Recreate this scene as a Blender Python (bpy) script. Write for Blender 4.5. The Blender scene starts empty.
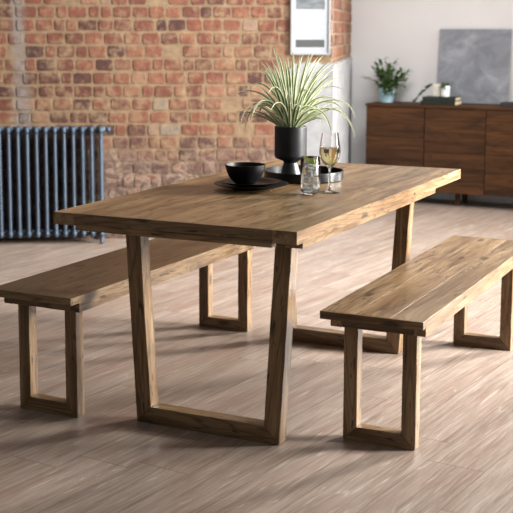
import bpy, bmesh, math, random
from mathutils import Vector, Matrix, noise
random.seed(7)
C = bpy.context.scene.collection
S = bpy.context.scene
R = math.radians

# ------------------------------------------------------------------ camera
cam = bpy.data.cameras.new('camera'); camo = bpy.data.objects.new('camera', cam); C.objects.link(camo)
camo.location = (2.2575, -3.2073, 1.3761)
fwd = Vector((-0.44199721, 0.88742524, -0.13082392)); rt = Vector((0.895065, 0.445934, 0.000892)); upv = Vector((-0.05913, 0.1167, 0.991405))
camo.matrix_world = Matrix(((rt.x, upv.x, -fwd.x, 2.2575), (rt.y, upv.y, -fwd.y, -3.2073), (rt.z, upv.z, -fwd.z, 1.3761), (0, 0, 0, 1)))
cam.sensor_width = 36; cam.lens = 1178.4711 / 513 * 36
cam.shift_x = 25.7033 / 513; cam.shift_y = -71.6682 / 513
cam.clip_end = 60
cam.dof.use_dof = True; cam.dof.focus_distance = 4.3; cam.dof.aperture_fstop = 5.0
S.camera = camo
# ------------------------------------------------------------------ light
w = bpy.data.worlds.new('world'); S.world = w; w.use_nodes = True
w.node_tree.nodes['Background'].inputs[0].default_value = (1.0, 0.97, 0.95, 1)
w.node_tree.nodes['Background'].inputs[1].default_value = 0.19
def area(name, loc, target, sx, sy, power, col):
    l = bpy.data.lights.new(name, 'AREA'); l.shape = 'RECTANGLE'; l.size = sx; l.size_y = sy; l.energy = power; l.color = col
    o = bpy.data.objects.new(name, l); C.objects.link(o); o.location = loc
    o.rotation_euler = (Vector(target) - Vector(loc)).to_track_quat('-Z', 'Y').to_euler(); return o
# daylight through tall windows in the right wall
area('window_light', (3.35, 5.6, 2.5), (0.3, 0.8, 0.3), 0.6, 1.4, 330, (1.0, 0.98, 0.95)).data.spread = R(130)
area('window_light', (5.2, 3.0, 1.9), (0.5, 2.1, 0.5), 1.5, 1.8, 285, (1.0, 0.985, 0.96)).data.spread = R(80)
# added overhead fill lamp, no real source, washing the far walls
area('wall_fill', (0.4, 2.6, 3.7), (-1.4, 5.2, 0.9), 2.4, 1.0, 88, (0.97, 0.98, 1.0)).data.spread = R(125)
S.view_settings.view_transform = 'Standard'; S.view_settings.look = 'None'
S.view_settings.exposure = 0.0; S.view_settings.gamma = 1.0; S.view_settings.use_curve_mapping = False

# ------------------------------------------------------------------ materials
def srgb(r, g, b):
    f = lambda c: (c/255/12.92) if c/255 <= .04045 else ((c/255+.055)/1.055)**2.4
    return (f(r), f(g), f(b), 1)
class NT:
    def __init__(s, name):
        s.m = bpy.data.materials.new(name); s.m.use_nodes = True; s.t = s.m.node_tree; s.b = s.t.nodes['Principled BSDF']
    def n(s, typ, **kw):
        nd = s.t.nodes.new(typ)
        for k, v in kw.items():
            if k.startswith('i_'):
                key = k[2:]; key = int(key) if key.isdigit() else key.replace('_', ' ')
                if isinstance(v, bpy.types.NodeSocket): s.t.links.new(v, nd.inputs[key])
                else: nd.inputs[key].default_value = v
            else: setattr(nd, k, v)
        return nd
    def link(s, a, b): s.t.links.new(a, b)
    def ramp(s, fac, stops, interp='LINEAR'):
        r = s.n('ShaderNodeValToRGB', i_Fac=fac); r.color_ramp.interpolation = interp; e = r.color_ramp.elements
        while len(e) < len(stops): e.new(0.5)
        for q, (p, c) in zip(e, stops): q.position = p; q.color = c if len(c) == 4 else (*c, 1)
        return r.outputs[0]
    def mix(s, fac, a, b, blend='MIX'):
        m = s.n('ShaderNodeMix', data_type='RGBA', blend_type=blend)
        for k, v in ((0, fac), (6, a), (7, b)):
            if isinstance(v, bpy.types.NodeSocket): s.t.links.new(v, m.inputs[k])
            else: m.inputs[k].default_value = v
        return m.outputs[2]
    def math(s, op, a, b=0.0):
        m = s.n('ShaderNodeMath', operation=op)
        for k, v in ((0, a), (1, b)):
            if isinstance(v, bpy.types.NodeSocket): s.t.links.new(v, m.inputs[k])
            else: m.inputs[k].default_value = v
        return m.outputs[0]
    def noise(s, vec, scale, detail=4, rough=.55, dist=0.0):
        return s.n('ShaderNodeTexNoise', i_Vector=vec, i_Scale=scale, i_Detail=detail, i_Roughness=rough, i_Distortion=dist).outputs[0]
    def mapping(s, vec, scale=(1, 1, 1), rot=(0, 0, 0), loc=(0, 0, 0)):
        return s.n('ShaderNodeMapping', i_Vector=vec, i_Scale=scale, i_Rotation=rot, i_Location=loc).outputs[0]
    def bump(s, h, strength=.3, dist=.01):
        b = s.n('ShaderNodeBump', i_Height=h, i_Strength=strength, i_Distance=dist); s.link(b.outputs[0], s.b.inputs['Normal'])
    def base(s, c, rough=.5, **kw):
        if isinstance(c, bpy.types.NodeSocket): s.link(c, s.b.inputs['Base Color'])
        else: s.b.inputs['Base Color'].default_value = c
        if isinstance(rough, bpy.types.NodeSocket): s.link(rough, s.b.inputs['Roughness'])
        else: s.b.inputs['Roughness'].default_value = rough
        for k, v in kw.items(): s.b.inputs[k.replace('_', ' ')].default_value = v
        return s.m

def wood(name, dark, mid, light, rough=.5, spec=.5, knots=True, coat=0.0, bumpy=.25, ringw=.5):
    n = NT(name)
    g = n.n('ShaderNodeAttribute', attribute_name='grain').outputs['Vector']
    tone = n.n('ShaderNodeAttribute', attribute_name='tone').outputs['Fac']
    warp = n.noise(n.mapping(g, (1.5, 5, 5)), 1.0, 2)
    gv = n.n('ShaderNodeVectorMath', operation='ADD', i_0=g).outputs[0]
    off = n.n('ShaderNodeCombineXYZ', i_Y=n.math('MULTIPLY', warp, .09)).outputs[0]
    gv2 = n.n('ShaderNodeVectorMath', operation='ADD', i_0=g, i_1=off).outputs[0]
    fine = n.noise(n.mapping(gv2, (5, 130, 130)), 1.0, 5, .65)
    broad = n.noise(n.mapping(gv2, (1.6, 26, 26)), 1.0, 4, .6, 0.4)
    patch = n.noise(n.mapping(gv, (3, 9, 9)), 1.0, 3)
    f = n.math('ADD', n.math('MULTIPLY', fine, .38), n.math('MULTIPLY', broad, .62))
    col = n.ramp(f, [(.33, dark), (.48, mid), (.66, light)])
    col = n.mix(n.ramp(patch, [(.35, (0, 0, 0)), (.7, (.45, .45, .45))]), col, light)
    rn = n.noise(n.mapping(gv, (.9, 9, 9)), 1.0, 2, .4)
    rings = n.math('PINGPONG', n.math('MULTIPLY', rn, 17.0), .5)
    col = n.mix(n.math('MULTIPLY', n.ramp(rings, [(.0, (1, 1, 1)), (.16, (0, 0, 0))]), ringw), col, tuple(c*.75 for c in dark[:3]) + (1,))
    h = f
    if knots:
        kv = n.mapping(gv, (4.2, 11, 11))
        vor = n.n('ShaderNodeTexVoronoi', i_Vector=kv, i_Scale=1.0, i_Randomness=1.0).outputs['Distance']
        k = n.ramp(vor, [(.09, (1, 1, 1)), (.19, (0, 0, 0))])
        dk = tuple(c*.38 for c in dark[:3]) + (1,)
        col = n.mix(n.math('MULTIPLY', k, .75), col, dk)
        # short cracks and nail scars
        sc = n.noise(n.mapping(gv, (16, 90, 90)), 1.0, 2)
        col = n.mix(n.ramp(sc, [(.64, (0, 0, 0)), (.70, (.85, .85, .85))]), col, dk)
    tc = n.n('ShaderNodeMix', data_type='RGBA', blend_type='MULTIPLY'); tc.inputs[0].default_value = 1.0
    n.link(col, tc.inputs[6]); cb = n.n('ShaderNodeCombineColor', i_Red=tone, i_Green=tone, i_Blue=tone); n.link(cb.outputs[0], tc.inputs[7])
    n.bump(h, bumpy, .004)
    rg = n.math('ADD', n.math('MULTIPLY', f, .25), rough - .12)
    return n.base(tc.outputs[2], rg, Coat_Weight=coat, Coat_Roughness=.25, Specular_IOR_Level=spec)

M = {}
M['pine'] = wood('reclaimed_pine', srgb(58, 38, 20), srgb(110, 80, 47), srgb(160, 134, 100), .35)
M['acacia'] = wood('dark_grained_wood', srgb(28, 17, 8), srgb(62, 38, 19), srgb(92, 58, 31), .65, spec=.22, knots=False)

def plain(name, c, rough=.5, **kw): return NT(name).base(c, rough, **kw)
def mottled(name, a, b, scale=8, rough=.5, bumpy=.1, **kw):
    n = NT(name); v = n.n('ShaderNodeTexCoord').outputs['Object']; f = n.noise(v, scale, 5, .6)
    n.bump(f, bumpy, .005); return n.base(n.ramp(f, [(.35, a), (.65, b)]), rough, **kw)
M['black_stone'] = mottled('black_stoneware', srgb(9, 9, 11), srgb(16, 16, 18), 60, .42, .08, IOR=1.3)
M['black_pot'] = mottled('matt_black_ceramic', srgb(18, 20, 23), srgb(27, 29, 33), 40, .42, .05)
M['black_metal'] = mottled('black_metal', srgb(11, 11, 13), srgb(18, 18, 20), 30, .3, .03)
M['soil'] = mottled('soil', srgb(28, 20, 14), srgb(60, 45, 33), 60, .9, .8)
M['paint_blue'] = mottled('blue_grey_enamel', srgb(52, 64, 78), srgb(62, 75, 89), 12, .5, 0.0)
M['brass'] = plain('dull_brass', srgb(120, 100, 70), .4, Metallic=.8)
M['white_frame'] = mottled('white_painted_wood', srgb(134, 134, 134), srgb(146, 146, 144), 30, .45, .05)
M['white_ceramic'] = plain('white_ceramic', srgb(225, 225, 222), .3)
M['cream_card'] = mottled('cream_card', srgb(205, 198, 180), srgb(222, 216, 200), 60, .7, .05)
M['blue_ceramic'] = mottled('pale_blue_glaze', srgb(158, 196, 208), srgb(176, 208, 218), 20, .3, .03)
M['green_cloth'] = mottled('dark_green_cloth', srgb(16, 24, 16), srgb(30, 40, 27), 50, .8, .1)
M['pages'] = mottled('book_pages', srgb(196, 176, 140), srgb(214, 196, 164), 80, .8, .1)
M['dark_cloth'] = mottled('charcoal_cloth', srgb(40, 36, 38), srgb(54, 50, 52), 50, .7, .1)
# canvas painting: cloudy grey
n = NT('clouded_grey_paint'); v = n.n('ShaderNodeTexCoord').outputs['Object']
a_ = n.noise(n.mapping(v, (1, 1, 1.3), (0, .7, 0)), 5.5, 6, .6, 1.0); b_ = n.noise(v, 45, 5, .7)
f_ = n.math('ADD', n.math('MULTIPLY', a_, .8), n.math('MULTIPLY', b_, .2)); n.bump(f_, .2, .004)
M['canvas'] = n.base(n.ramp(f_, [(.32, srgb(106, 110, 116)), (.5, srgb(128, 131, 137)), (.68, srgb(156, 159, 164))]), .65)
# photograph print (top panel): soft grey landscape tones
n = NT('grey_print'); v = n.n('ShaderNodeTexCoord').outputs['Object']
f_ = n.noise(n.mapping(v, (6, 1, 22)), 1.6, 4, .6); M['print'] = n.base(n.ramp(f_, [(.3, srgb(70, 74, 78)), (.7, srgb(118, 122, 124))]), .5)
M['strip'] = plain('grey_ink', srgb(66, 68, 68), .6); M['paper'] = mottled('white_paper', srgb(150, 153, 157), srgb(158, 161, 165), 40, .6, .02)
def glass(name, col, ior=1.45, rough=0.0):
    return NT(name).base(col, rough, Transmission_Weight=1.0, IOR=ior)
M['glass'] = glass('clear_glass', (1, 1, 1, 1)); M['water'] = glass('sparkling_water', (.98, 1, .97, 1), 1.33)
M['wine'] = glass('white_wine_liquid', srgb(244, 232, 176), 1.34)
M['ice'] = NT('ice').base((.95, .97, .97, 1), .3, Transmission_Weight=.55, IOR=1.31)
M['lime'] = plain('lime_rind', srgb(150, 186, 50), .4); M['lime_flesh'] = plain('lime_flesh', srgb(214, 226, 130), .4)

# plaster wall
n = NT('pale_grey_plaster'); v = n.n('ShaderNodeTexCoord').outputs['Object']
f_ = n.noise(v, 2.2, 5, .5); n.bump(n.noise(v, 60, 3), .04, .002)
M['plaster'] = n.base(n.ramp(f_, [(.3, srgb(211, 208, 206)), (.7, srgb(218, 215, 213))]), .85)
M['render'] = mottled('old_white_render', srgb(126, 126, 127), srgb(148, 148, 149), 9, .85, .25)
M['skirting'] = mottled('white_gloss_paint', srgb(206, 206, 206), srgb(216, 216, 214), 20, .4, .02)

# brick: own colour per brick in 'tone' (0..1) + mortar smears; dirty, spalled courses near the ground
def brick_mat(name, mortar=False):
    n = NT(name); v = n.n('ShaderNodeTexCoord').outputs['Object']
    tone = n.n('ShaderNodeAttribute', attribute_name='tone').outputs['Fac']
    sep = n.n('ShaderNodeSeparateXYZ', i_Vector=v)
    big = n.noise(v, 3.0, 4, .6); mid = n.noise(v, 16, 5, .65); fine = n.noise(v, 70, 4, .7)
    mort = n.ramp(mid, [(.3, srgb(108, 86, 64)), (.7, srgb(140, 116, 88))])
    if mortar: col = mort
    else:
        bc = n.ramp(tone, [(0.0, srgb(70, 42, 36)), (.22, srgb(92, 53, 40)), (.5, srgb(116, 67, 49)), (.75, srgb(130, 86, 63)), (.88, srgb(142, 108, 86)), (1.0, srgb(128, 114, 98))])
        dirt = n.ramp(mid, [(.32, (.62, .58, .56)), (.6, (1.05, 1.05, 1.05))])
        bc = n.mix(.85, bc, dirt, 'MULTIPLY')
        smear = n.ramp(n.math('ADD', n.math('MULTIPLY', mid, .6), n.math('MULTIPLY', big, .4)), [(.47, (0, 0, 0)), (.60, (.8, .8, .8))])
        col = n.mix(smear, bc, mort)
    # worn, sooty and lime-blotched band near the floor (own stains, ragged upper edge)
    zz = n.math('ADD', sep.outputs['Z'], n.math('MULTIPLY', n.math('SUBTRACT', big, .5), .55))
    low = n.ramp(zz, [(.46, (1, 1, 1)), (.70, (0, 0, 0))])
    blot = n.noise(n.mapping(v, (1, 1, 1.4)), 9.5, 6, .72, .8)
    st = n.ramp(blot, [(.34, srgb(54, 40, 36)), (.44, srgb(86, 66, 56)), (.53, srgb(108, 88, 76)), (.58, srgb(140, 122, 106)), (.63, srgb(118, 72, 55)), (.72, srgb(92, 80, 72))])
    col = n.mix(n.math('MULTIPLY', low, .88), col, st)
    # grey drip stain running down near the left side
    xs = n.math('ABSOLUTE', n.math('SUBTRACT', sep.outputs['X'], n.math('ADD', .155, n.math('MULTIPLY', n.math('SUBTRACT', big, .5), .15))))
    drip = n.math('MULTIPLY', n.ramp(xs, [(.025, (1, 1, 1)), (.07, (0, 0, 0))]), n.ramp(mid, [(.35, (.2, .2, .2)), (.55, (.8, .8, .8))]))
    col = n.mix(drip, col, srgb(122, 114, 108))
    n.bump(n.math('ADD', mid, n.math('MULTIPLY', fine, .5)), .5, .008)
    return n.base(col, .85)
M['brick'] = brick_mat('old_red_brick'); M['mortar'] = brick_mat('sandy_mortar', True)

# floor: greyed limed-oak planks
n = NT('limed_oak_planks'); v = n.n('ShaderNodeTexCoord').outputs['Object']
PA = R(90 - 6.6)
pv = n.mapping(v, (1, 1, 1), (0, 0, -PA))
# row index / plank id
sp = n.n('ShaderNodeSeparateXYZ', i_Vector=pv)
PW, PL = .192, 1.38
row = n.math('FLOOR', n.math('DIVIDE', sp.outputs['Y'], PW))
ro = n.n('ShaderNodeTexWhiteNoise', noise_dimensions='1D', i_W=row).outputs[0]
xx = n.math('ADD', n.math('DIVIDE', sp.outputs['X'], PL), ro)
cell = n.math('FLOOR', xx)
pid = n.n('ShaderNodeCombineXYZ', i_X=cell, i_Y=row).outputs[0]
wn = n.n('ShaderNodeTexWhiteNoise', noise_dimensions='3D', i_Vector=pid)
fy = n.math('FRACT', n.math('DIVIDE', sp.outputs['Y'], PW)); fx = n.math('FRACT', xx)
dy = n.math('MULTIPLY', n.math('MINIMUM', fy, n.math('SUBTRACT', 1.0, fy)), PW)
dx = n.math('MULTIPLY', n.math('MINIMUM', fx, n.math('SUBTRACT', 1.0, fx)), PL)
seam = n.ramp(n.math('MINIMUM', dx, dy), [(.0008, (1, 1, 1)), (.0022, (0, 0, 0))])
ofs = n.n('ShaderNodeVectorMath', operation='SCALE', i_0=wn.outputs['Color']); ofs.inputs['Scale'].default_value = 37
pc = n.n('ShaderNodeVectorMath', operation='ADD', i_0=pv, i_1=ofs.outputs[0]).outputs[0]
wp = n.noise(n.mapping(pc, (1.6, 5, 1)), 1.0, 3)
wo = n.n('ShaderNodeCombineXYZ', i_Y=n.math('MULTIPLY', wp, .05)).outputs[0]
pc2 = n.n('ShaderNodeVectorMath', operation='ADD', i_0=pc, i_1=wo).outputs[0]
fine = n.noise(n.mapping(pc2, (5, 120, 1)), 1.0, 5, .7); cath = n.noise(n.mapping(pc2, (1.3, 24, 1)), 1.0, 4, .6, .5); pat = n.noise(n.mapping(pc, (1.8, 7, 1)), 1.0, 3)
ff = n.math('ADD', n.math('MULTIPLY', fine, .6), n.math('MULTIPLY', cath, .4))
col = n.ramp(ff, [(.32, srgb(108, 90, 78)), (.46, srgb(142, 125, 112)), (.60, srgb(163, 148, 136)), (.72, srgb(180, 168, 157))])
col = n.mix(n.ramp(pat, [(.5, (0, 0, 0)), (.72, (.6, .6, .6))]), col, srgb(132, 104, 90))
rn = n.noise(n.mapping(pc, (.42, 8.5, 1)), 1.0, 2, .45)
rings = n.math('PINGPONG', n.math('MULTIPLY', rn, 18.0), .5)
lime = n.math('MULTIPLY', n.ramp(rings, [(.0, (1, 1, 1)), (.09, (0, 0, 0))]), n.ramp(fine, [(.46, (0, 0, 0)), (.60, (.6, .6, .6))]))
col = n.mix(lime, col, srgb(202, 190, 178))
val = n.ramp(wn.outputs['Value'], [(0, (.93, .93, .93)), (1, (1.05, 1.04, 1.03))])
col = n.mix(1.0, col, val, 'MULTIPLY'); col = n.mix(n.math('MULTIPLY', seam, .6), col, srgb(88, 70, 60))
n.bump(n.math('SUBTRACT', ff, seam), .12, .003)
M['floor'] = n.base(col, n.math('ADD', n.math('MULTIPLY', ff, .3), .30))

# leaves: green centre, cream margins across the blade (attribute 'tone' = 0 centre .. 1 edge)
def leaf_mat(name, stops, rough=.45):
    n = NT(name); t = n.n('ShaderNodeAttribute', attribute_name='tone').outputs['Fac']
    col = n.ramp(t, stops); m = n.base(col, rough)
    tr = n.n('ShaderNodeBsdfTranslucent', i_Color=col); mx = n.n('ShaderNodeMixShader', i_Fac=.28, i_1=n.b.outputs[0], i_2=tr.outputs[0])
    n.link(mx.outputs[0], n.t.nodes['Material Output'].inputs['Surface']); return m
M['spider'] = leaf_mat('variegated_leaf', [(.0, srgb(60, 90, 36)), (.34, srgb(88, 116, 54)), (.5, srgb(226, 230, 192)), (1, srgb(240, 242, 216))])
M['leaf'] = leaf_mat('green_leaf', [(0, srgb(48, 78, 34)), (1, srgb(92, 124, 62))])

# ------------------------------------------------------------------ mesh helpers
class MB:
    def __init__(s): s.v = []; s.f = []; s.g = []; s.t = []; s.sm = []
    def add(s, verts, faces, grain=None, tone=1.0, smooth=False):
        o = len(s.v); s.v += [tuple(p) for p in verts]; s.f += [tuple(i+o for i in f) for f in faces]
        s.g += [tuple(g) for g in grain] if grain else [tuple(p) for p in verts]
        s.t += list(tone) if isinstance(tone, (list, tuple)) else [tone]*len(verts); s.sm += [smooth]*len(faces)
    def build(s, name, mat, parent=None, loc=None):
        me = bpy.data.meshes.new(name); me.from_pydata(s.v, [], s.f)
        a = me.attributes.new('grain', 'FLOAT_VECTOR', 'POINT'); a.data.foreach_set('vector', [c for g in s.g for c in g])
        a = me.attributes.new('tone', 'FLOAT', 'POINT'); a.data.foreach_set('value', s.t)
        me.polygons.foreach_set('use_smooth', s.sm)
        bm = bmesh.new(); bm.from_mesh(me); bmesh.ops.recalc_face_normals(bm, faces=bm.faces); bm.to_mesh(me); bm.free()
        me.materials.append(mat); o = bpy.data.objects.new(name, me); C.objects.link(o)
        if parent: o.parent = parent
        if loc: o.location = loc
        return o
    # timber from p0 to p1; w along wdir, d along the third axis; optional mitre planes at the ends
    def board(s, p0, p1, wdir, w, d, ch=.002, n0=None, n1=None, seg=None, jit=.0006, tone=None):
        p0, p1 = Vector(p0), Vector(p1); ax = (p1-p0).normalized(); L = (p1-p0).length
        wd = Vector(wdir); wd = (wd - ax*wd.dot(ax)).normalized(); dd = ax.cross(wd)
        n0 = Vector(n0).normalized() if n0 else ax; n1 = Vector(n1).normalized() if n1 else ax
        a, b = w/2, d/2
        sec = [(-a+ch, -b), (a-ch, -b), (a, -b+ch), (a, b-ch), (a-ch, b), (-a+ch, b), (-a, b-ch), (-a, -b+ch)]
        sec0 = [(x*(1-ch/a), y*(1-ch/b)) for x, y in sec]
        if seg is None: seg = max(1, int(L/.06))
        off = Vector((random.uniform(0, 50), random.uniform(0, 50), random.uniform(0, 50)))
        tn = tone if tone is not None else random.uniform(.84, 1.1)
        vs, gs = [], []
        def ring(k, sc, inset):
            for x, y in sc:
                q = p0 + wd*x + dd*y
                t0 = (p0-q).dot(n0)/ax.dot(n0); t1 = (p1-q).dot(n1)/ax.dot(n1)
                t = t0 + (t1-t0)*k + inset
                pt = q + ax*t
                if jit and 0 < k < 1: pt += Vector((random.uniform(-jit, jit), random.uniform(-jit, jit), random.uniform(-jit, jit)))
                vs.append(pt); gs.append((off.x+t, off.y+x, off.z+y))
        e = ch
        ring(0, sec0, 0); ring(0, sec, e)
        for i in range(1, seg): ring(i/seg, sec, 0)
        ring(1, sec, -e); ring(1, sec0, 0)
        nr = len(vs)//8
        fs = [(i*8+j, i*8+(j+1) % 8, (i+1)*8+(j+1) % 8, (i+1)*8+j) for i in range(nr-1) for j in range(8)]
        fs += [tuple(range(7, -1, -1)), tuple((nr-1)*8+j for j in range(8))]
        s.add(vs, fs, gs, tn); return s
    def box(s, x0, y0, z0, x1, y1, z1, ch=.002, tone=1.0):
        p0 = ((x0+x1)/2, (y0+y1)/2, z0); p1 = ((x0+x1)/2, (y0+y1)/2, z1)
        ch = min(ch, (x1-x0)*.3, (y1-y0)*.3, (z1-z0)*.3)
        return s.board(p0, p1, (1, 0, 0), x1-x0, y1-y0, ch, seg=1, jit=0, tone=tone)
    def lathe(s, prof, seg=48, c=(0, 0, 0), tone=1.0, sx=1, sy=1):
        vs = []; fs = []; n_ = len(prof)
        for i in range(seg):
            a = 2*math.pi*i/seg
            for r, z in prof: vs.append((c[0]+r*math.cos(a)*sx, c[1]+r*math.sin(a)*sy, c[2]+z))
        for i in range(seg):
            j = (i+1) % seg
            for k in range(n_-1): fs.append((i*n_+k, j*n_+k, j*n_+k+1, i*n_+k+1))
        if prof[0][0] > 1e-6 and prof[-1] != prof[0]: fs.append(tuple(i*n_ for i in range(seg)))
        if prof[-1][0] > 1e-6 and prof[-1] != prof[0]: fs.append(tuple(i*n_+n_-1 for i in range(seg-1, -1, -1)))
        s.add(vs, fs, None, tone, True); return s
    def tube(s, pts, r, seg=10, caps=True, tone=1.0):
        pts = [Vector(p) for p in pts]; vs = []; fs = []
        rs = r if isinstance(r, (list, tuple)) else [r]*len(pts)
        for i, p in enumerate(pts):
            t = (pts[min(i+1, len(pts)-1)] - pts[max(i-1, 0)]).normalized()
            u = t.orthogonal().normalized() if i == 0 else (u - t*u.dot(t)).normalized()
            q = t.cross(u)
            for k in range(seg):
                a = 2*math.pi*k/seg; vs.append(p + (u*math.cos(a)+q*math.sin(a))*rs[i])
        for i in range(len(pts)-1):
            for k in range(seg): fs.append((i*seg+k, i*seg+(k+1) % seg, (i+1)*seg+(k+1) % seg, (i+1)*seg+k))
        if caps: fs += [tuple(range(seg-1, -1, -1)), tuple((len(pts)-1)*seg+k for k in range(seg))]
        s.add(vs, fs, None, tone, True); return s

def empty(name, loc=(0, 0, 0), rz=0):
    o = bpy.data.objects.new(name, None); C.objects.link(o); o.location = loc; o.rotation_euler = (0, 0, rz); o.empty_display_size = .05; return o
def tag(o, label=None, cat=None, group=None, kind=None):
    if label: o['label'] = label
    if cat: o['category'] = cat
    if group: o['group'] = group
    if kind: o['kind'] = kind
    return o
def smooth_by_angle(o, ang=40):
    bm = bmesh.new(); bm.from_mesh(o.data)
    bmesh.ops.remove_doubles(bm, verts=bm.verts, dist=1e-6)
    for e in bm.edges:
        if len(e.link_faces) == 2 and e.calc_face_angle(0) > R(ang): e.smooth = False
    for f in bm.faces: f.smooth = True
    bm.to_mesh(o.data); bm.free()

# ================================================================== STRUCTURE
fl = MB(); fl.add([(-9, -7, 0), (6, -7, 0), (6, 8, 0), (-9, 8, 0), (-9, -7, -.1), (6, -7, -.1), (6, 8, -.1), (-9, 8, -.1)],
                  [(0, 1, 2, 3), (7, 6, 5, 4), (0, 4, 5, 1), (1, 5, 6, 2), (2, 6, 7, 3), (3, 7, 4, 0)])
tag(fl.build('floor', M['floor']), kind='structure')
b = MB(); b.box(-1.75, 6.1, 0, 5.2, 6.3, 3.0)
tag(b.build('wall_back', M['plaster']), kind='structure')
b = MB(); b.box(-1.25, 6.082, 0, 5.2, 6.0995, .085, .004)
tag(b.build('baseboard_back', M['skirting']), kind='structure')

# brick wall (local x along the wall, y away from camera)
WA = R(30.5); WO = Vector((-2.509, 2.956, 0)); wd = Vector((math.cos(WA), math.sin(WA), 0)); wn_ = Vector((-math.sin(WA), math.cos(WA), 0))
LX1 = 2.181
def brick_field(mb, x0, x1, z1, ch, bw, seed, P, D, N):
    rnd = random.Random(seed); z = 0; row = 0
    P, D, N = Vector(P), Vector(D), Vector(N)
    while z < z1:
        h = ch + rnd.uniform(-.002, .002); x = x0 - (bw*.5 if row % 2 else 0) + rnd.uniform(-.02, .02)
        while x < x1:
            wdt = bw*rnd.choice([1, 1, 1.04, .94, .62, 1.16, .86]); a = max(x, x0); e = min(x+wdt-.016, x1)
            if e - a > .02 and rnd.random() > .025:
                t = min(1, max(0, rnd.gauss(.44, .2)));
                if rnd.random() < .02: t = 1.0
                if rnd.random() < .06: t = .05
                out = rnd.uniform(.0015, .005); g = .0085
                j = lambda: rnd.uniform(-.0035, .0035)
                cs = [(a+j(), z+g+j()), (e+j(), z+g+j()), (e+j(), z+h-g+j()), (a+j(), z+h-g+j())]
                # rounded front outline: 8-gon
                def oct_(ins, dep):
                    r = []
                    for i in range(4):
                        p, q, o_ = cs[i], cs[(i+1) % 4], cs[i-1]
                        cx = sum(k[0] for k in cs)/4; cz = sum(k[1] for k in cs)/4
                        for tgt in (o_, q):
                            px = p[0] + (tgt[0]-p[0])*min(.45, .010/max(.02, abs(tgt[0]-p[0])+abs(tgt[1]-p[1]))); pz = p[1] + (tgt[1]-p[1])*min(.45, .010/max(.02, abs(tgt[0]-p[0])+abs(tgt[1]-p[1])))
                            px += (cx-px)*ins/(bw*.5); pz += (cz-pz)*ins/(ch*.5)
                            r.append(P + D*px + N*dep + Vector((0, 0, pz)))
                    return r
                r0, r1, r2 = oct_(0, .012), oct_(0, -out+.001), oct_(.003, -out)
                vs = r0+r1+r2
                fs = [(k*8+i, k*8+(i+1) % 8, (k+1)*8+(i+1) % 8, (k+1)*8+i) for k in range(2) for i in range(8)] + [tuple(16+i for i in range(8))]
                mb.add(vs, fs, None, t)
            x += wdt
        z += h; row += 1
wl = empty('wall_left', WO, WA); tag(wl, kind='structure')
b = MB(); b.add([(-3.2, .001, 0), (LX1, .001, 0), (LX1, .001, 2.8), (-3.2, .001, 2.8), (-3.2, .3, 0), (LX1-.2, .3, 0), (LX1-.2, .3, 2.8), (-3.2, .3, 2.8)],
                [(0, 1, 2, 3), (7, 6, 5, 4), (0, 4, 5, 1), (1, 5, 6, 2), (2, 6, 7, 3), (3, 7, 4, 0)])
b.build('mortar', M['mortar'], wl)
b = MB(); brick_field(b, -3.2, LX1+.003, 2.78, .0845, .124, 5, (0, 0, 0), (1, 0, 0), (0, 1, 0)); b.build('brickwork', M['brick'], wl)
# return of the brick wall, from its corner back to the plaster wall
c0 = WO + wd*LX1; c1 = Vector((-1.262, 6.1, 0)); rl = (c1-c0).length; ra = math.atan2(c1.y-c0.y, c1.x-c0.x)
wr = empty('wall_return', c0, ra); tag(wr, kind='structure')
b = MB(); b.box(0, -.0, 0, rl+.15, .0, 2.8) if False else b.add([(.01, .001, 0), (rl, .001, 0), (rl, .001, 2.8), (.01, .001, 2.8), (.15, .25, 0), (rl, .25, 0), (rl, .25, 2.8), (.15, .25, 2.8)],
                [(0, 1, 2, 3), (7, 6, 5, 4), (0, 4, 5, 1), (1, 5, 6, 2), (2, 6, 7, 3), (3, 7, 4, 0)])
b.build('mortar', M['mortar'], wr)
b = MB(); brick_field(b, 0, rl, 2.78, .0845, .124, 9, (0, 0, 0), (1, 0, 0), (0, 1, 0)); b.build('brickwork', M['brick'], wr)

# remains of white render low down on the brick, ragged edges
def render_patch(x0, x1, z1, seed, parent, ragged_left):
    rnd = random.Random(seed); pts = []; nz = 26
    for i in range(nz+1): pts.append((x0 + (rnd.uniform(-.022, .022) if ragged_left else 0), z1*i/nz))
    nx = max(3, int((x1-x0)/.03))
    for i in range(1, nx): pts.append((x0+(x1-x0)*i/nx, z1+rnd.uniform(-.02, .012)))
    pts.append((x1, z1)); pts.append((x1, 0))
    n_ = len(pts); vs = [(x, -.016, z) for x, z in pts] + [(x, .006, z) for x, z in pts]
    fs = [tuple(range(n_)), tuple(range(2*n_-1, n_-1, -1))] + [(i, (i+1) % n_, n_+(i+1) % n_, n_+i) for i in range(n_)]
    b = MB(); b.add(vs, fs); b.build('render_patch', M['render'], parent)
render_patch(1.925, LX1+.014, 1.155, 3, wl, True)
render_patch(-.014, rl-.001, 1.145, 4, wr, False)

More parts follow.
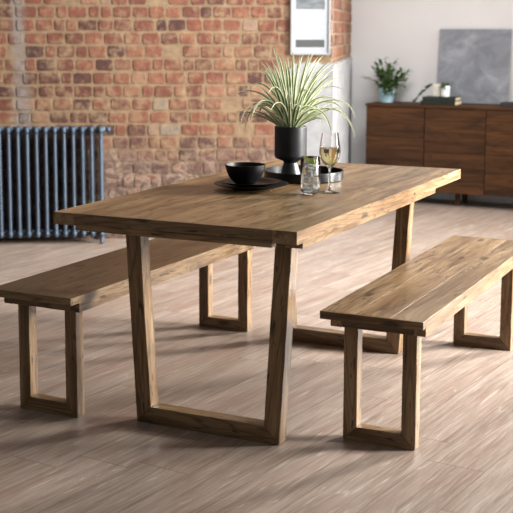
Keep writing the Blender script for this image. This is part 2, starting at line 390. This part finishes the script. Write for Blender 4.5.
# ================================================================== TABLE
TW, TL, TH = .8819, 1.8, .7737
def make_table():
    t = empty('dining_table', (TW/2, TL/2, 0))
    tag(t, 'long reclaimed pine dining table with black tableware and a potted plant on top', 'table')
    o = Vector((TW/2, TL/2, 0)); P = lambda x, y, z: (x-o.x, y-o.y, z)
    b = MB(); th = .034
    ed = .082; xs = [ed]; ws = [.158, .122, .146, .118, .1739]
    for q in ws: xs.append(xs[-1]+q)
    for i in range(5):
        x0, x1 = xs[i], xs[i+1]
        # some boards are butted from two lengths
        cut = [0.0, TL] if i in (0, 3) else [0.0, (.95, .62, 1.22, .8, 1.05)[i], TL]
        for a, e in zip(cut, cut[1:]):
            a, e = max(a, .016), min(e, TL-.016)
            b.board(P((x0+x1)/2, a, TH-th/2), P((x0+x1)/2, e-.0004, TH-th/2), (1, 0, 0), x1-x0-.0002, th, .0002, jit=0, tone=random.uniform(.86, 1.08))
    for y in (.008, TL-.008): b.board(P(ed, y, TH-th/2), P(TW-ed, y, TH-th/2), (0, 1, 0), .0158, th, .0005, jit=0, tone=.8)
    for x0, x1 in ((0, ed), (TW-ed, TW)):
        b.board(P((x0+x1)/2, 0, TH-.0205), P((x0+x1)/2, TL, TH-.0205), (1, 0, 0), x1-x0-.0002, .041, .0005, jit=0, tone=1.12)  # lighter tone paints in the daylight catching the long edges
    b.build('tabletop', M['pine'], t)
    # lipping rails under both ends, set back slightly
    for y in (.02, TL-.02):
        b = MB(); b.board(P(ed+.002, y, TH-th-.0115), P(TW-ed-.002, y, TH-th-.0115), (0, 1, 0), .034, .022, .0015, tone=1.04); b.build('end_rail', M['pine'], t)
    z0, z1 = TH-.041-.046, TH-.0415
    for x in (.057+.03, TW-.057-.03):
        b = MB(); b.board(P(x, .18, (z0+z1)/2), P(x, TL-.18, (z0+z1)/2), (1, 0, 0), .06, z1-z0, .002, tone=1.02); b.build('side_rail', M['pine'], t)
    for y in (.205, TL-.205):
        b = MB(); b.board(P(.119, y, (z0+z1)/2), P(TW-.119, y, (z0+z1)/2), (0, 1, 0), .05, z1-z0-.001, .002, tone=.8); b.build('cross_rail', M['pine'], t)
    # trapezoid end frames, mitred at the feet
    tx, bx, y0, bw, td = .1249, .1659, .2493, .0596, .058
    for yc in (y0+td/2, TL-y0-td/2):
        for sgn in (-1, 1):
            cx = TW/2; ht = bx-tx; 
            xo_b, xo_t = cx-bx, cx-tx                      # outer half-widths at floor and at rail
            dirv = Vector((sgn*(xo_t-xo_b), 0, z0)).normalized()
            nrm = Vector((dirv.z, 0, -dirv.x))*(-sgn)       # towards inside
            pb = Vector((cx+sgn*xo_b, yc, 0)) + nrm*bw/2; ptop = pb + dirv*(z0/dirv.z)
            pb = pb + dirv*((bw*.5-pb.z)/dirv.z)*1.0
            # mitre plane through outer floor corner bisecting post and rail
            inner = Vector((cx+sgn*xo_b, yc, 0)); bis = (dirv + Vector((-sgn, 0, 0))).normalized(); mn = Vector((bis.z, 0, -bis.x))
            mn = mn if mn.dot(dirv) > 0 else -mn
            # point on the mitre plane along the centre line
            s_ = (inner-pb).dot(mn)/dirv.dot(mn); pm = pb + dirv*s_
            b = MB(); b.board(pm-o, ptop-o, (1, 0, 0), bw, td, .002, n0=mn, n1=(0, 0, 1), tone=random.uniform(.86, 1.0)); b.build('leg', M['pine'], t)
        bis = None
        ends = []
        for sgn in (-1, 1):
            dirv = Vector((sgn*(bx-tx), 0, z0)).normalized(); bb = (dirv + Vector((-sgn, 0, 0))).normalized(); mn = Vector((bb.z, 0, -bb.x))
            outer = Vector((TW/2+sgn*(TW/2-bx), yc, 0)); rail = Vector((TW/2, yc, bw/2)); ax = Vector((1, 0, 0))
            s_ = (outer-rail).dot(mn)/ax.dot(mn); mn = mn if mn.x > 0 else -mn; ends.append((rail+ax*s_, mn))
        b = MB(); b.board(ends[0][0]-o, ends[1][0]-o, (0, 0, 1), bw, td, .002, n0=ends[0][1], n1=ends[1][1], tone=.9); b.build('foot_rail', M['pine'], t)
    return t
make_table()

BW, BL, BH = .3509, 1.5988, .4606
def make_bench(loc, rz, label, inset=.0488):
    t = empty('dining_bench', loc, rz); tag(t, label, 'bench', 'reclaimed pine benches beside the table')
    b = MB(); th = .0262; n_ = 3; ws = [.112, .128, .1109]; x = 0
    for i, w_ in enumerate(ws):
        b.board((x+w_/2, .012, BH-th/2), (x+w_/2, BL-.012, BH-th/2), (1, 0, 0), w_-.0003, th, .0002, jit=0, tone=random.uniform(.86, 1.04)); x += w_
    for y in (.006, BL-.006): b.board((0, y, BH-th/2), (BW, y, BH-th/2), (0, 1, 0), .0119, th, .0008, jit=0, tone=.85)
    b.build('seat', M['pine'], t)
    z1 = BH-th-.0002; z0 = z1-.0385
    for x in (.0112+.02, BW-.0112-.02):
        b = MB(); b.board((x, .067+.0, (z0+z1)/2), (x, BL-.067, (z0+z1)/2), (1, 0, 0), .04, z1-z0, .0018); b.build('side_rail', M['pine'], t)
    for y in (.067+.018, BL-.067-.018):
        b = MB(); b.board((.052, y, (z0+z1)/2), (BW-.052, y, (z0+z1)/2), (0, 1, 0), .034, z1-z0-.001, .0018, tone=.8); b.build('cross_rail', M['pine'], t)
    i, pw, d, fy = inset, .0488, .0463, .0983
    for y in (fy+d/2, BL-fy-d/2):
        for sx in (-1, 1):
            xc = BW/2 + sx*(BW/2-i-pw/2)
            b = MB(); b.board((xc, y, pw/2), (xc, y, z0), (1, 0, 0), pw, d, .0018, n0=(sx, 0, 1) if True else None, tone=random.uniform(.84, 1.0)); b.build('leg', M['pine'], t)
        b = MB(); b.board((i+pw/2, y, pw/2), (BW-i-pw/2, y, pw/2), (0, 0, 1), pw, d, .0018, n0=(1, 0, -1), n1=(1, 0, 1), tone=.9); b.build('foot_rail', M['pine'], t)
    return t
make_bench((.8344, .3061, 0), .0031, 'reclaimed pine bench right of the dining table, with its seat brightly lit')
make_bench((-.3449, .0889, 0), -.0153, 'reclaimed pine bench left of the dining table, between it and the radiator')

# ================================================================== RADIATOR
def radiator():
    base = WO - wn_*.165; o_ = base; t = empty('radiator', (o_.x, o_.y, 0), WA)
    tag(t, 'blue-grey cast iron column radiator standing against the brick wall', 'radiator')
    pitch = .0585; zt, zb = .765, .035
    x = .674; k = 0
    while x > -.55:
        b = MB()
        for y, r in ((0, .0125), (.045, .0115), (.09, .0115), (.135, .0125)):
            b.tube([(x, y, zb+.03), (x, y, zb+.05), (x, y, (zt+zb)/2), (x, y, zt-.05), (x, y, zt-.03)], r, 10)
        for zc in (zt-.03, zb+.03):     # rounded header castings
            b.tube([(x, -.012, zc), (x, -.004, zc), (x, .067, zc), (x, .139, zc), (x, .147, zc)], [.009, .017, .0225, .017, .009], 10)
            b.tube([(x-.0292, .05, zc), (x+.0292, .05, zc)], .021, 12)
            b.tube([(x, -.004, zc-.02), (x, -.004, zc+.02)], .0145, 10)
        b.build('column', M['paint_blue'], t)
        if k in (0, 13):
            for y in (0, .135): b = MB(); b.tube([(x, y, .07), (x, y, .03), (x, y, .012), (x, y, 0)], [.012, .011, .013, .016], 10); b.build('foot', M['paint_blue'], t)
        x -= pitch; k += 1
    b = MB(); b.tube([(.70, .05, zt-.03), (.708, .05, zt-.03), (.712, .05, zt-.03), (.73, .05, zt-.03), (.738, .05, zt-.03)], [.013, .013, .018, .018, .008], 12)
    b.build('bleed_plug', M['paint_blue'], t)
radiator()

# ================================================================== FRAMED PRINT
def framed_print():
    t = empty('framed_print', WO + wd*2.041 - wn_*.002, WA); t.location.z = 1.216
    tag(t, 'tall narrow framed grey and white print hanging on the brick wall', 'picture')
    W2, H2 = .125, .52
    b = MB(); fw_ = .014
    b.board((-W2, -.016, 0), (-W2, -.016, H2), (1, 0, 0), fw_, .026, n0=(-1, 0, 1), n1=(1, 0, 1), seg=1, jit=0)
    b.board((W2, -.016, 0), (W2, -.016, H2), (1, 0, 0), fw_, .026, n0=(1, 0, 1), n1=(-1, 0, 1), seg=1, jit=0)
    for z, s_ in ((0, 1), (H2, -1)):
        b.board((-W2, -.016, z), (W2, -.016, z), (0, 0, 1), fw_, .026, n0=(1, 0, -s_), n1=(1, 0, s_), seg=1, jit=0)
    b.build('frame', M['white_frame'], t)
    b = MB(); b.box(-W2+.003, -.018, .003, W2-.003, -.008, H2-.003, .0005); p = b.build('mount', M['paper'], t)
    b = MB(); b.box(-.094, -.0195, .045, .094, -.0178, .093, .0003); b.build('printed_strip', M['strip'], p)
    b = MB(); b.box(-.094, -.0195, .292, .094, -.0178, .47, .0003); b.build('printed_photograph', M['print'], p)
framed_print()

# ================================================================== SIDEBOARD
def sideboard():
    x0, y0, z0, z1, d, W_ = -.981, 5.72, .105, .79, .365, 1.46
    t = empty('sideboard', (x0+W_/2, y0+d/2, 0)); tag(t, 'long dark wooden sideboard with plank-grained doors against the pale wall', 'sideboard')
    o = Vector((x0+W_/2, y0+d/2, 0))
    def brd(b, ax, *a, **k): pass
    b = MB(); n_ = 3
    for i in range(n_):   # top planks
        y = y0-.004 + (d+.004)*(i+.5)/n_
        b.board(Vector((x0-.004, y, z1-.011))-o, Vector((x0+W_+.004, y, z1-.011))-o, (0, 1, 0), (d+.004)/n_-.0005, .022, .0015, tone=random.uniform(.9, 1.1))
    b.build('top', M['acacia'], t)
    b = MB()
    for xs in (x0+.01, x0+W_-.01): b.board(Vector((xs, y0+d/2+.01, z0))-o, Vector((xs, y0+d/2+.01, z1-.022))-o, (0, 1, 0), d-.02, .02, .001, tone=.95)
    for z in (z0+.01,): b.board(Vector((x0+.02, y0+d/2+.01, z))-o, Vector((x0+W_-.02, y0+d/2+.01, z))-o, (0, 1, 0), d-.02, .02, .001, tone=.9)
    b.board(Vector((x0+.02, y0+d-.008, (z0+z1)/2))-o, Vector((x0+W_-.02, y0+d-.008, (z0+z1)/2))-o, (0, 0, 1), z1-z0-.05, .01, .001, tone=.8)
    for k in (1, 2): b.board(Vector((x0+W_*k/3, y0+d/2+.01, z0+.02))-o, Vector((x0+W_*k/3, y0+d/2+.01, z1-.022))-o, (0, 1, 0), d-.05, .02, .001, tone=.9)
    b.build('carcass', M['acacia'], t)
    for k in range(3):
        a, e = x0+.004+(W_-.004)*k/3, x0-.004+(W_)*(k+1)/3
        b = MB(); z = z0+.002; rr = random.Random(31+k); top = z1-.026
        while z < top-.02:
            h = rr.choice([.09, .11, .13, .15, .075]); h = min(h, top-z)
            if top-z-h < .05: h = top-z
            random.seed(100*k+int(z*1000))
            b.board(Vector((a, y0+.009, z+h/2))-o, Vector((e, y0+.009, z+h/2))-o, (0, 0, 1), h-.0012, .018, .0012, tone=rr.uniform(.7, 1.25)); z += h
        b.build('door', M['acacia'], t)
    for xs in (x0+.07, x0+W_/2+.01, x0+W_-.07):
        for yy in (y0+.09, y0+d-.06):
            b = MB(); b.board(Vector((xs, yy, 0))-o, Vector((xs, yy, z0+.002))-o, (1, 0, 0), .035, .035, .002); b.build('leg', M['acacia'], t)
sideboard()
random.seed(3)

# ---- grey canvas leaning on the wall
t = empty('canvas', (-.205, 6.03, .7905)); t.rotation_euler = (R(-4.6), 0, 0)
t.location = (-.205, 6.022, .7925)
tag(t, 'large square clouded grey canvas leaning on the wall above the sideboard', 'painting')
b = MB(); b.box(-.288, -.001, 0, .288, .024, .59, .003); b.build('painted_face', M['canvas'], t)
b = MB()
for a in ((-.284, -.25), (.25, .284)): b.box(a[0], .0245, .004, a[1], .034, .586, .001)
b.box(-.25, .0245, .004, .25, .034, .034, .001); b.box(-.25, .0245, .556, .25, .034, .586, .001)
b.build('stretcher_frame', M['acacia'], t)

# ---- books and small pots on the sideboard
def book(name, loc, rz, L, D, H, cloth, label, group):
    t = empty(name, loc, rz); tag(t, label, 'book', group)
    b = MB(); b.box(-L/2, -D/2, 0, L/2, D/2, .003, .0008); b.box(-L/2, -D/2, H-.003, L/2, D/2, H, .0008); b.box(-L/2, -D/2, .003, L/2-.0, -D/2+.004, H-.003, .0008)
    b.build('cover', M[cloth], t)
    b = MB(); b.box(-L/2+.004, -D/2+.0045, .0033, L/2-.003, D/2-.004, H-.0033, .0005); b.build('pages', M['pages'], t)
book('book', (-.403, 5.85, .7905), 0, .28, .19, .031, 'green_cloth', 'lower dark green book in the pair under the white mug', None)
book('book', (-.398, 5.85, .822), R(2), .265, .18, .030, 'green_cloth', 'upper dark green book in the pair, white mug standing on it', None)
book('book', (.19, 5.84, .7905), 0, .21, .16, .034, 'dark_cloth', 'flat charcoal book lying at the right end of the view, below the canvas corner', None)

def leaf(mb, pts, w, seg=8, fold=.25, side=None, tip=1.0, toneflip=False):
    # a blade along bezier points; five vertices across, tone 0 centre .. 1 edge
    p = [Vector(q) for q in pts]; vs = []; ts = []; fs = []
    def bez(t):
        if len(p) == 3: return p[0]*(1-t)**2 + p[1]*2*t*(1-t) + p[2]*t*t
        return p[0]*(1-t)**3 + p[1]*3*t*(1-t)**2 + p[2]*3*t*t*(1-t) + p[3]*t**3
    for i in range(seg+1):
        t = i/seg; c = bez(t); d = (bez(min(1, t+.02))-bez(max(0, t-.02))).normalized()
        sd = d.cross(side if side else Vector((0, 0, 1)))
        if sd.length < 1e-3: sd = Vector((1, 0, 0))
        sd.normalize(); nn = sd.cross(d)
        ww = w*(min(1, .55+t*2.2)*(1-t**3.0*.97))*.5
        for k in (-1, -.55, 0, .55, 1): vs.append(c+sd*ww*k+nn*abs(k)*ww*fold); ts.append(abs(k))
    for i in range(seg):
        for k in range(4): fs.append((i*5+k, i*5+k+1, (i+1)*5+k+1, (i+1)*5+k))
    mb.add(vs, fs, None, ts, True)

def place_pot_plant():
    # pale blue pot with leafy plant
    t = empty('potted_plant', (-.868, 5.89, .7915)); tag(t, 'bushy green plant in a pale blue pot on the left end of the sideboard', 'plant')
    b = MB(); b.lathe([(0, 0), (.050, 0), (.054, .004), (.066, .105), (.066, .112), (.061, .112), (.058, .100), (0, .098)], 32); o = b.build('pot', M['blue_ceramic'], t); smooth_by_angle(o, 35)
    b = MB(); b.lathe([(0, .099), (.056, .099), (0, .1035)], 24); b.build('soil', M['soil'], t)
    b = MB(); rr = random.Random(12); st = MB()
    for i in range(56):
        a = rr.uniform(0, 2*math.pi); rad = rr.uniform(.05, .2); h = rr.uniform(.0, .17) if rad > .1 else rr.uniform(.12, .26)
        if i < 6: a = rr.uniform(-1.6, -.2); rad = rr.uniform(.09, .13); h = rr.uniform(-.055, -.02)
        p0 = Vector((.02*math.cos(a), .02*math.sin(a), .10)); p2 = Vector((rad*math.cos(a), min(rad*.75*math.sin(a), .12), .10+h)); p1 = (p0+p2)/2+Vector((0, 0, .05))
        st.tube([p0, (p0+p1)/2, p1*.5+(p0+p2)*.25, (p1+p2)/2, p2], .0018, 5)
        for q in range(7):
            tt = .3+q*.115; c = p0*(1-tt)**2+p1*2*tt*(1-tt)+p2*tt*tt
            la = a + rr.choice([-1, 1])*rr.uniform(.3, 1.3); ll = rr.uniform(.035, .06)
            e = c + Vector((math.cos(la)*ll, math.sin(la)*ll*.8, rr.uniform(-.012, .035)))
            leaf(b, [c, (c+e)/2+Vector((0, 0, .008)), e], rr.uniform(.02, .031), 4)
    b.build('foliage', M['leaf'], t); st.build('stems', M['leaf'], t)
    # small dark-green plant in white mug
    t = empty('potted_succulent', (-.372, 5.85, .8525)); tag(t, 'small white pot holding a little green plant, standing on the green books', 'plant')
    b = MB(); b.lathe([(0, 0), (.033, 0), (.036, .004), (.037, .082), (.035, .085), (.032, .08), (0, .078)], 28); o = b.build('pot', M['white_ceramic'], t); smooth_by_angle(o, 35)
    b = MB(); rr = random.Random(4)
    for i in range(46):
        a = rr.uniform(0, 6.28); ll = rr.uniform(.02, .06); p0 = Vector((.012*math.cos(a), .012*math.sin(a), .079)); e = Vector((ll*math.cos(a)*.9, ll*math.sin(a)*.7, .085+rr.uniform(-.005, .035)))
        leaf(b, [p0, (p0+e)/2+Vector((0, 0, .012)), e], .014, 4)
    for i in range(10):
        a = rr.uniform(-2.6, -.6); e = Vector((.045*math.cos(a)-.02, .04*math.sin(a)-.005, .03+rr.uniform(-.01, .03))); leaf(b, [(-.005, -.02, .084), (e.x*.8, -.05, .1), e], .013, 4)
    b.build('foliage', M['leaf'], t)
    # cream box beside it, trailing greenery to the left
    b = MB(); b.box(-.027, -.02, 0, .027, .02, .096, .003); o = b.build('card_box', M['cream_card'], None, (-.443, 5.862, .8525)); tag(o, 'small upright cream card box left of the white pot on the books', 'box')
    b = MB(); rr = random.Random(8); t = empty('ivy_sprig', (-.56, 5.80, .7915)); tag(t, 'dark trailing ivy sprig draped over the left side of the green books', 'plant')
    pts = [(.085, .02, .15), (.05, .01, .125), (.012, -.0, .085), (-.018, -.01, .05), (-.045, -.02, .012)]
    st = MB(); st.tube(pts, .002, 5); st.build('stem', M['leaf'], t)
    for i in range(64):
        k = rr.uniform(0, 3.99); a_, f_ = int(k), k % 1; c = Vector(pts[a_]).lerp(Vector(pts[a_+1]), f_); a = rr.uniform(0, 6.28); e = c+Vector((math.cos(a)*.026, math.sin(a)*.02, abs(math.sin(a*3))*.016)); leaf(b, [c, (c+e)/2+Vector((0, 0, .006)), e], .02, 4)
    b.build('foliage', M['leaf'], t)
place_pot_plant()

# ================================================================== ON THE TABLE
def lathe_obj(name, prof, mat, parent=None, loc=None, seg=64, ang=35):
    b = MB(); b.lathe(prof, seg); o = b.build(name, mat, parent, loc); smooth_by_angle(o, ang); return o
TZ = TH + .0006
PX, PY = 0.3382, 0.8219
def plate_prof(r, h, foot):
    return [(0, .003), (foot-.003, .003), (foot-.003, 0), (foot, 0), (foot+.003, .003), (r*.82, h*.55), (r-.002, h-.002), (r, h), (r-.003, h+.0008), (r*.80, h*.55+.005), (r*.68, .0085), (0, .0075)]
o = lathe_obj('plate', plate_prof(.143, .020, .07), M['black_stone'], None, (PX, PY, TZ)); tag(o, 'large black dinner plate, lowest under the side plate and bowl', 'plate')
o = lathe_obj('plate', plate_prof(.117, .019, .06), M['black_stone'], None, (PX, PY, TZ+.0092)); tag(o, 'smaller black side plate resting between the dinner plate and bowl', 'plate')
o = lathe_obj('bowl', [(0, .004), (.030, .004), (.030, 0), (.034, 0), (.046, .007), (.062, .026), (.0735, .052), (.0775, .070), (.0775, .0735), (.0745, .0735), (.071, .055), (.058, .028), (.042, .013), (0, .009)], M['black_stone'], None, (PX-.022, PY-.008, TZ+.0182))
tag(o, 'black stoneware bowl on top of the stacked black plates', 'bowl')
# tray
TX, TY = 0.4074, 1.1704
o = lathe_obj('tray', [(0, 0), (.156, 0), (.160, .004), (.161, .036), (.1605, .038), (.1575, .038), (.157, .008), (.154, .0055), (0, .005)], M['black_metal'], None, (TX, TY, TZ), 96)
tag(o, 'round black tray with an upright rim under the black pedestal pot', 'tray')

# spider plant in pedestal pot (camera-independent coordinates; rx = to the right along the view's width)
def spider():
    t = empty('potted_plant', (0.3523, 1.1618, TZ+.0058)); tag(t, 'spider plant with cream-edged leaves in a black pedestal pot on the tray', 'plant')
    prof = [(0, 0), (.044, 0), (.045, .003), (.030, .052), (.028, .060), (.032, .067), (.060, .078), (.0645, .084), (.0655, .090), (.0655, .2055), (.064, .208), (.061, .208), (.0595, .205), (.0595, .180), (0, .178)]
    o = lathe_obj('pot', prof, M['black_pot'], t, None, 64, 30)
    lathe_obj('soil', [(0, .179), (.0585, .179), (.05, .186), (0, .192)], M['soil'], t, None, 32)
    top = Vector((0, 0, .190))
    A = Vector((.8951, .4459, 0)); B = Vector((-.4459, .8951, 0)); Z = Vector((0, 0, 1)); s = .0041
    def W(dx, dy, dep): return top + A*dx*s + Z*dy*s + B*dep
    rr = random.Random(21); b = MB()
    # dx, dy (in 4 mm units), depth m, width, apex lift
    L = [(-17, 74, .02, 1), (-14, 70, -.05, 1), (2, 72, .05, 1), (8, 68, -.04, 1), (22, 70, .0, 1), (31, 66, .06, 1), (36, 62, -.05, 1), (42, 60, .02, 1), (54, 62, .03, .6),
         (-29, 54, -.02, 1), (-24, 60, .05, 1), (-34, 44, .05, .9), (-57, 32, -.04, .9), (-42, 39, .0, 1), (-10, 62, .06, 1), (16, 60, .07, 1), (-4, 58, -.06, 1), (28, 52, -.07, 1),
         (52, 36, .02, .8), (58, 22, .0, .8), (60, 10, -.06, .9), (50, 48, .06, .7), (46, 26, -.08, .9), (-46, 18, -.03, .9), (-48, 3, -.05, .8), (-44, -4, .0, .9), (-38, 8, -.09, 1), (-32, 2, .06, 1),
         (61, -12, -.03, 1), (54, 4, .04, .9), (38, -12, -.1, 1), (30, 2, .1, 1), (-20, 20, -.14, 1), (8, 18, -.16, 1), (24, 16, -.13, 1), (-8, 66, .0, 1), (-19, 62, -.08, 1), (-25, 52, .08, 1), (6, 58, -.1, 1), (12, 68, .03, 1), (17, 70, -.03, 1), (26, 64, .08, 1), (34, 52, .1, 1), (38, 50, -.09, 1), (44, 46, .0, 1), (-12, 50, -.12, 1), (14, 48, -.14, 1), (-30, 62, .0, .8), (-2, 66, .09, 1), (-6, 30, -.12, 1), (18, 34, -.12, 1), (-22, 36, -.1, 1)]
    for dx, dy, dep, w_ in L:
        dx *= 1.04; dy = dy+7 if dy > 45 else dy+2
        tip = W(dx, dy, dep)
        r0 = rr.uniform(.005, .028); an = math.atan2(dep, dx*s) ; p0 = top + A*r0*math.cos(an) + B*r0*math.sin(an)
        if dy > 45: c1 = W(dx*.22, dy*.42, dep*.3); c2 = W(dx*.62+rr.uniform(-3, 3), dy*.84, dep*.6)
        elif dy > 14: c1 = W(dx*.22, dy*.6+14, dep*.25); c2 = W(dx*.68, dy*1.0+14, dep*.7)
        else: c1 = W(dx*.25, 30+dy*.3, dep*.3); c2 = W(dx*.92, 38+dy*.35, dep*.8)
        leaf(b, [p0, c1, c2, tip], .0165*w_, 14, .3, (B*.75+Z*.5).normalized() if abs(dx) < 40 else (B*.5+Z*.7).normalized())
    for i in range(48):   # dense heart of shorter leaves
        a = rr.uniform(0, 2*math.pi); el = rr.uniform(.35, 1.25); ln = rr.uniform(.12, .24)
        d = Vector((math.cos(a)*math.cos(el), math.sin(a)*math.cos(el), math.sin(el)))
        p0 = top + Vector((math.cos(a), math.sin(a), 0))*rr.uniform(.0, .03)
        tip = p0 + d*ln + Vector((0, 0, -ln*.10*math.cos(el))); c1 = p0 + d*ln*.35 + Z*.02; c2 = p0 + d*ln*.72 + Z*.02
        leaf(b, [p0, c1, c2, tip], rr.uniform(.012, .018), 10, .3, (B*.75+Z*.5).normalized() if el > .8 else (B*.4+Z*.8).normalized())
    b.build('foliage', M['spider'], t)
spider()

# tumbler
def tumbler():
    gx, gy = 0.6052, 0.7642; t = empty('tumbler', (gx, gy, TZ)); tag(t, 'short clear tumbler of iced water with lime, left of the wine glass', 'glass')
    ro = .0365
    lathe_obj('glass_wall', [(0, 0), (.022, 0), (.030, .003), (.0345, .012), (ro, .03), (ro, .138), (ro-.0008, .139), (ro-.0017, .138), (ro-.0018, .03), (.032, .013), (.026, .009), (0, .008)], M['glass'], t, None, 48, 50)
    lathe_obj('water', [(0, .0088), (.0255, .0096), (.0314, .0138), (ro-.0022, .031), (ro-.0022, .103), (0, .103)], M['water'], t, None, 48, 40)
    rr = random.Random(2)
    for k, (x, y, z) in enumerate([(-.012, -.006, .028), (.012, -.008, .030), (.0, .013, .027), (.002, -.012, .077), (-.006, .012, .082), (.012, .010, .078), (-.008, -.010, .054), (.013, .004, .053), (-.009, .011, .058)]):
        b = MB(); s_ = .0095; b.box(-s_, -s_, -s_, s_, s_, s_, .003); o = b.build('ice_cube', M['ice'], None, (gx+x, gy+y, TZ+z)); o.rotation_euler = (rr.uniform(-.3, .3), rr.uniform(-.3, .3), rr.uniform(0, 1.5))
        tag(o, 'frosted ice cube sunk in the tumbler of water', 'ice', 'ice cubes in the tumbler')
    for k, (x, y, z, rx, rz, lb) in enumerate([(-.011, -.010, .116, .9, .2, 'lime wedge at the left of the tumbler, near the rim of the water'), (.011, -.012, .114, 1.1, -.5, 'lime wedge at the right of the tumbler, touching the first wedge')]):
        t2 = empty('lime_wedge', (gx+x, gy+y, TZ+z), rz); t2.rotation_euler = (rx, .25*(1-2*k), rz); tag(t2, lb, 'fruit')
        for nm, r0, r1, m in (('rind', .0155, .0175, 'lime'), ('flesh', 0.0, .0155, 'lime_flesh')):
            b = MB(); vs = []; fs = []; n_ = 14
            for zz in (-.003, .003):
                for i in range(n_+1):
                    a = math.pi*i/n_; vs += [(r0*math.cos(a), r0*math.sin(a)-.005, zz), (r1*math.cos(a), r1*math.sin(a)-.005, zz)]
            q = 2*(n_+1)
            for i in range(n_):
                a = 2*i; fs += [(a, a+1, a+3, a+2), (q+a+2, q+a+3, q+a+1, q+a), (a+1, q+a+1, q+a+3, a+3), (a, a+2, q+a+2, q+a)]
            fs += [(0, q, q+1, 1), (2*n_, 2*n_+1, q+2*n_+1, q+2*n_)]
            b.add(vs, fs); b.build(nm, M[m], t2)
tumbler()
def wineglass():
    t = empty('wine_glass', (0.6487, 0.8473, TZ)); tag(t, 'tall stemmed wine glass of white wine, right of the tumbler', 'glass')
    # outer then inner profile; open bowl
    out = [(0, 0), (.0395, 0), (.040, .0012), (.036, .0022), (.012, .0055), (.0045, .012), (.0036, .03), (.0036, .075), (.0045, .088), (.012, .0985), (.024, .110), (.034, .126), (.0392, .146), (.0395, .160), (.0365, .185), (.0325, .210), (.0308, .222)]
    inn = [(.0298, .222), (.0315, .210), (.0355, .185), (.0384, .160), (.0381, .146), (.0328, .1268), (.0228, .1115), (.011, .1010), (0, .0975)]
    lathe_obj('glass_body', out+inn, M['glass'], t, None, 56, 60)
    lathe_obj('wine', [(0, .0985), (.0105, .1018), (.0222, .1122), (.0322, .1272), (.0376, .1464), (.0379, .160), (.0372, .1655), (0, .1655)], M['wine'], t, None, 48, 40)
wineglass()
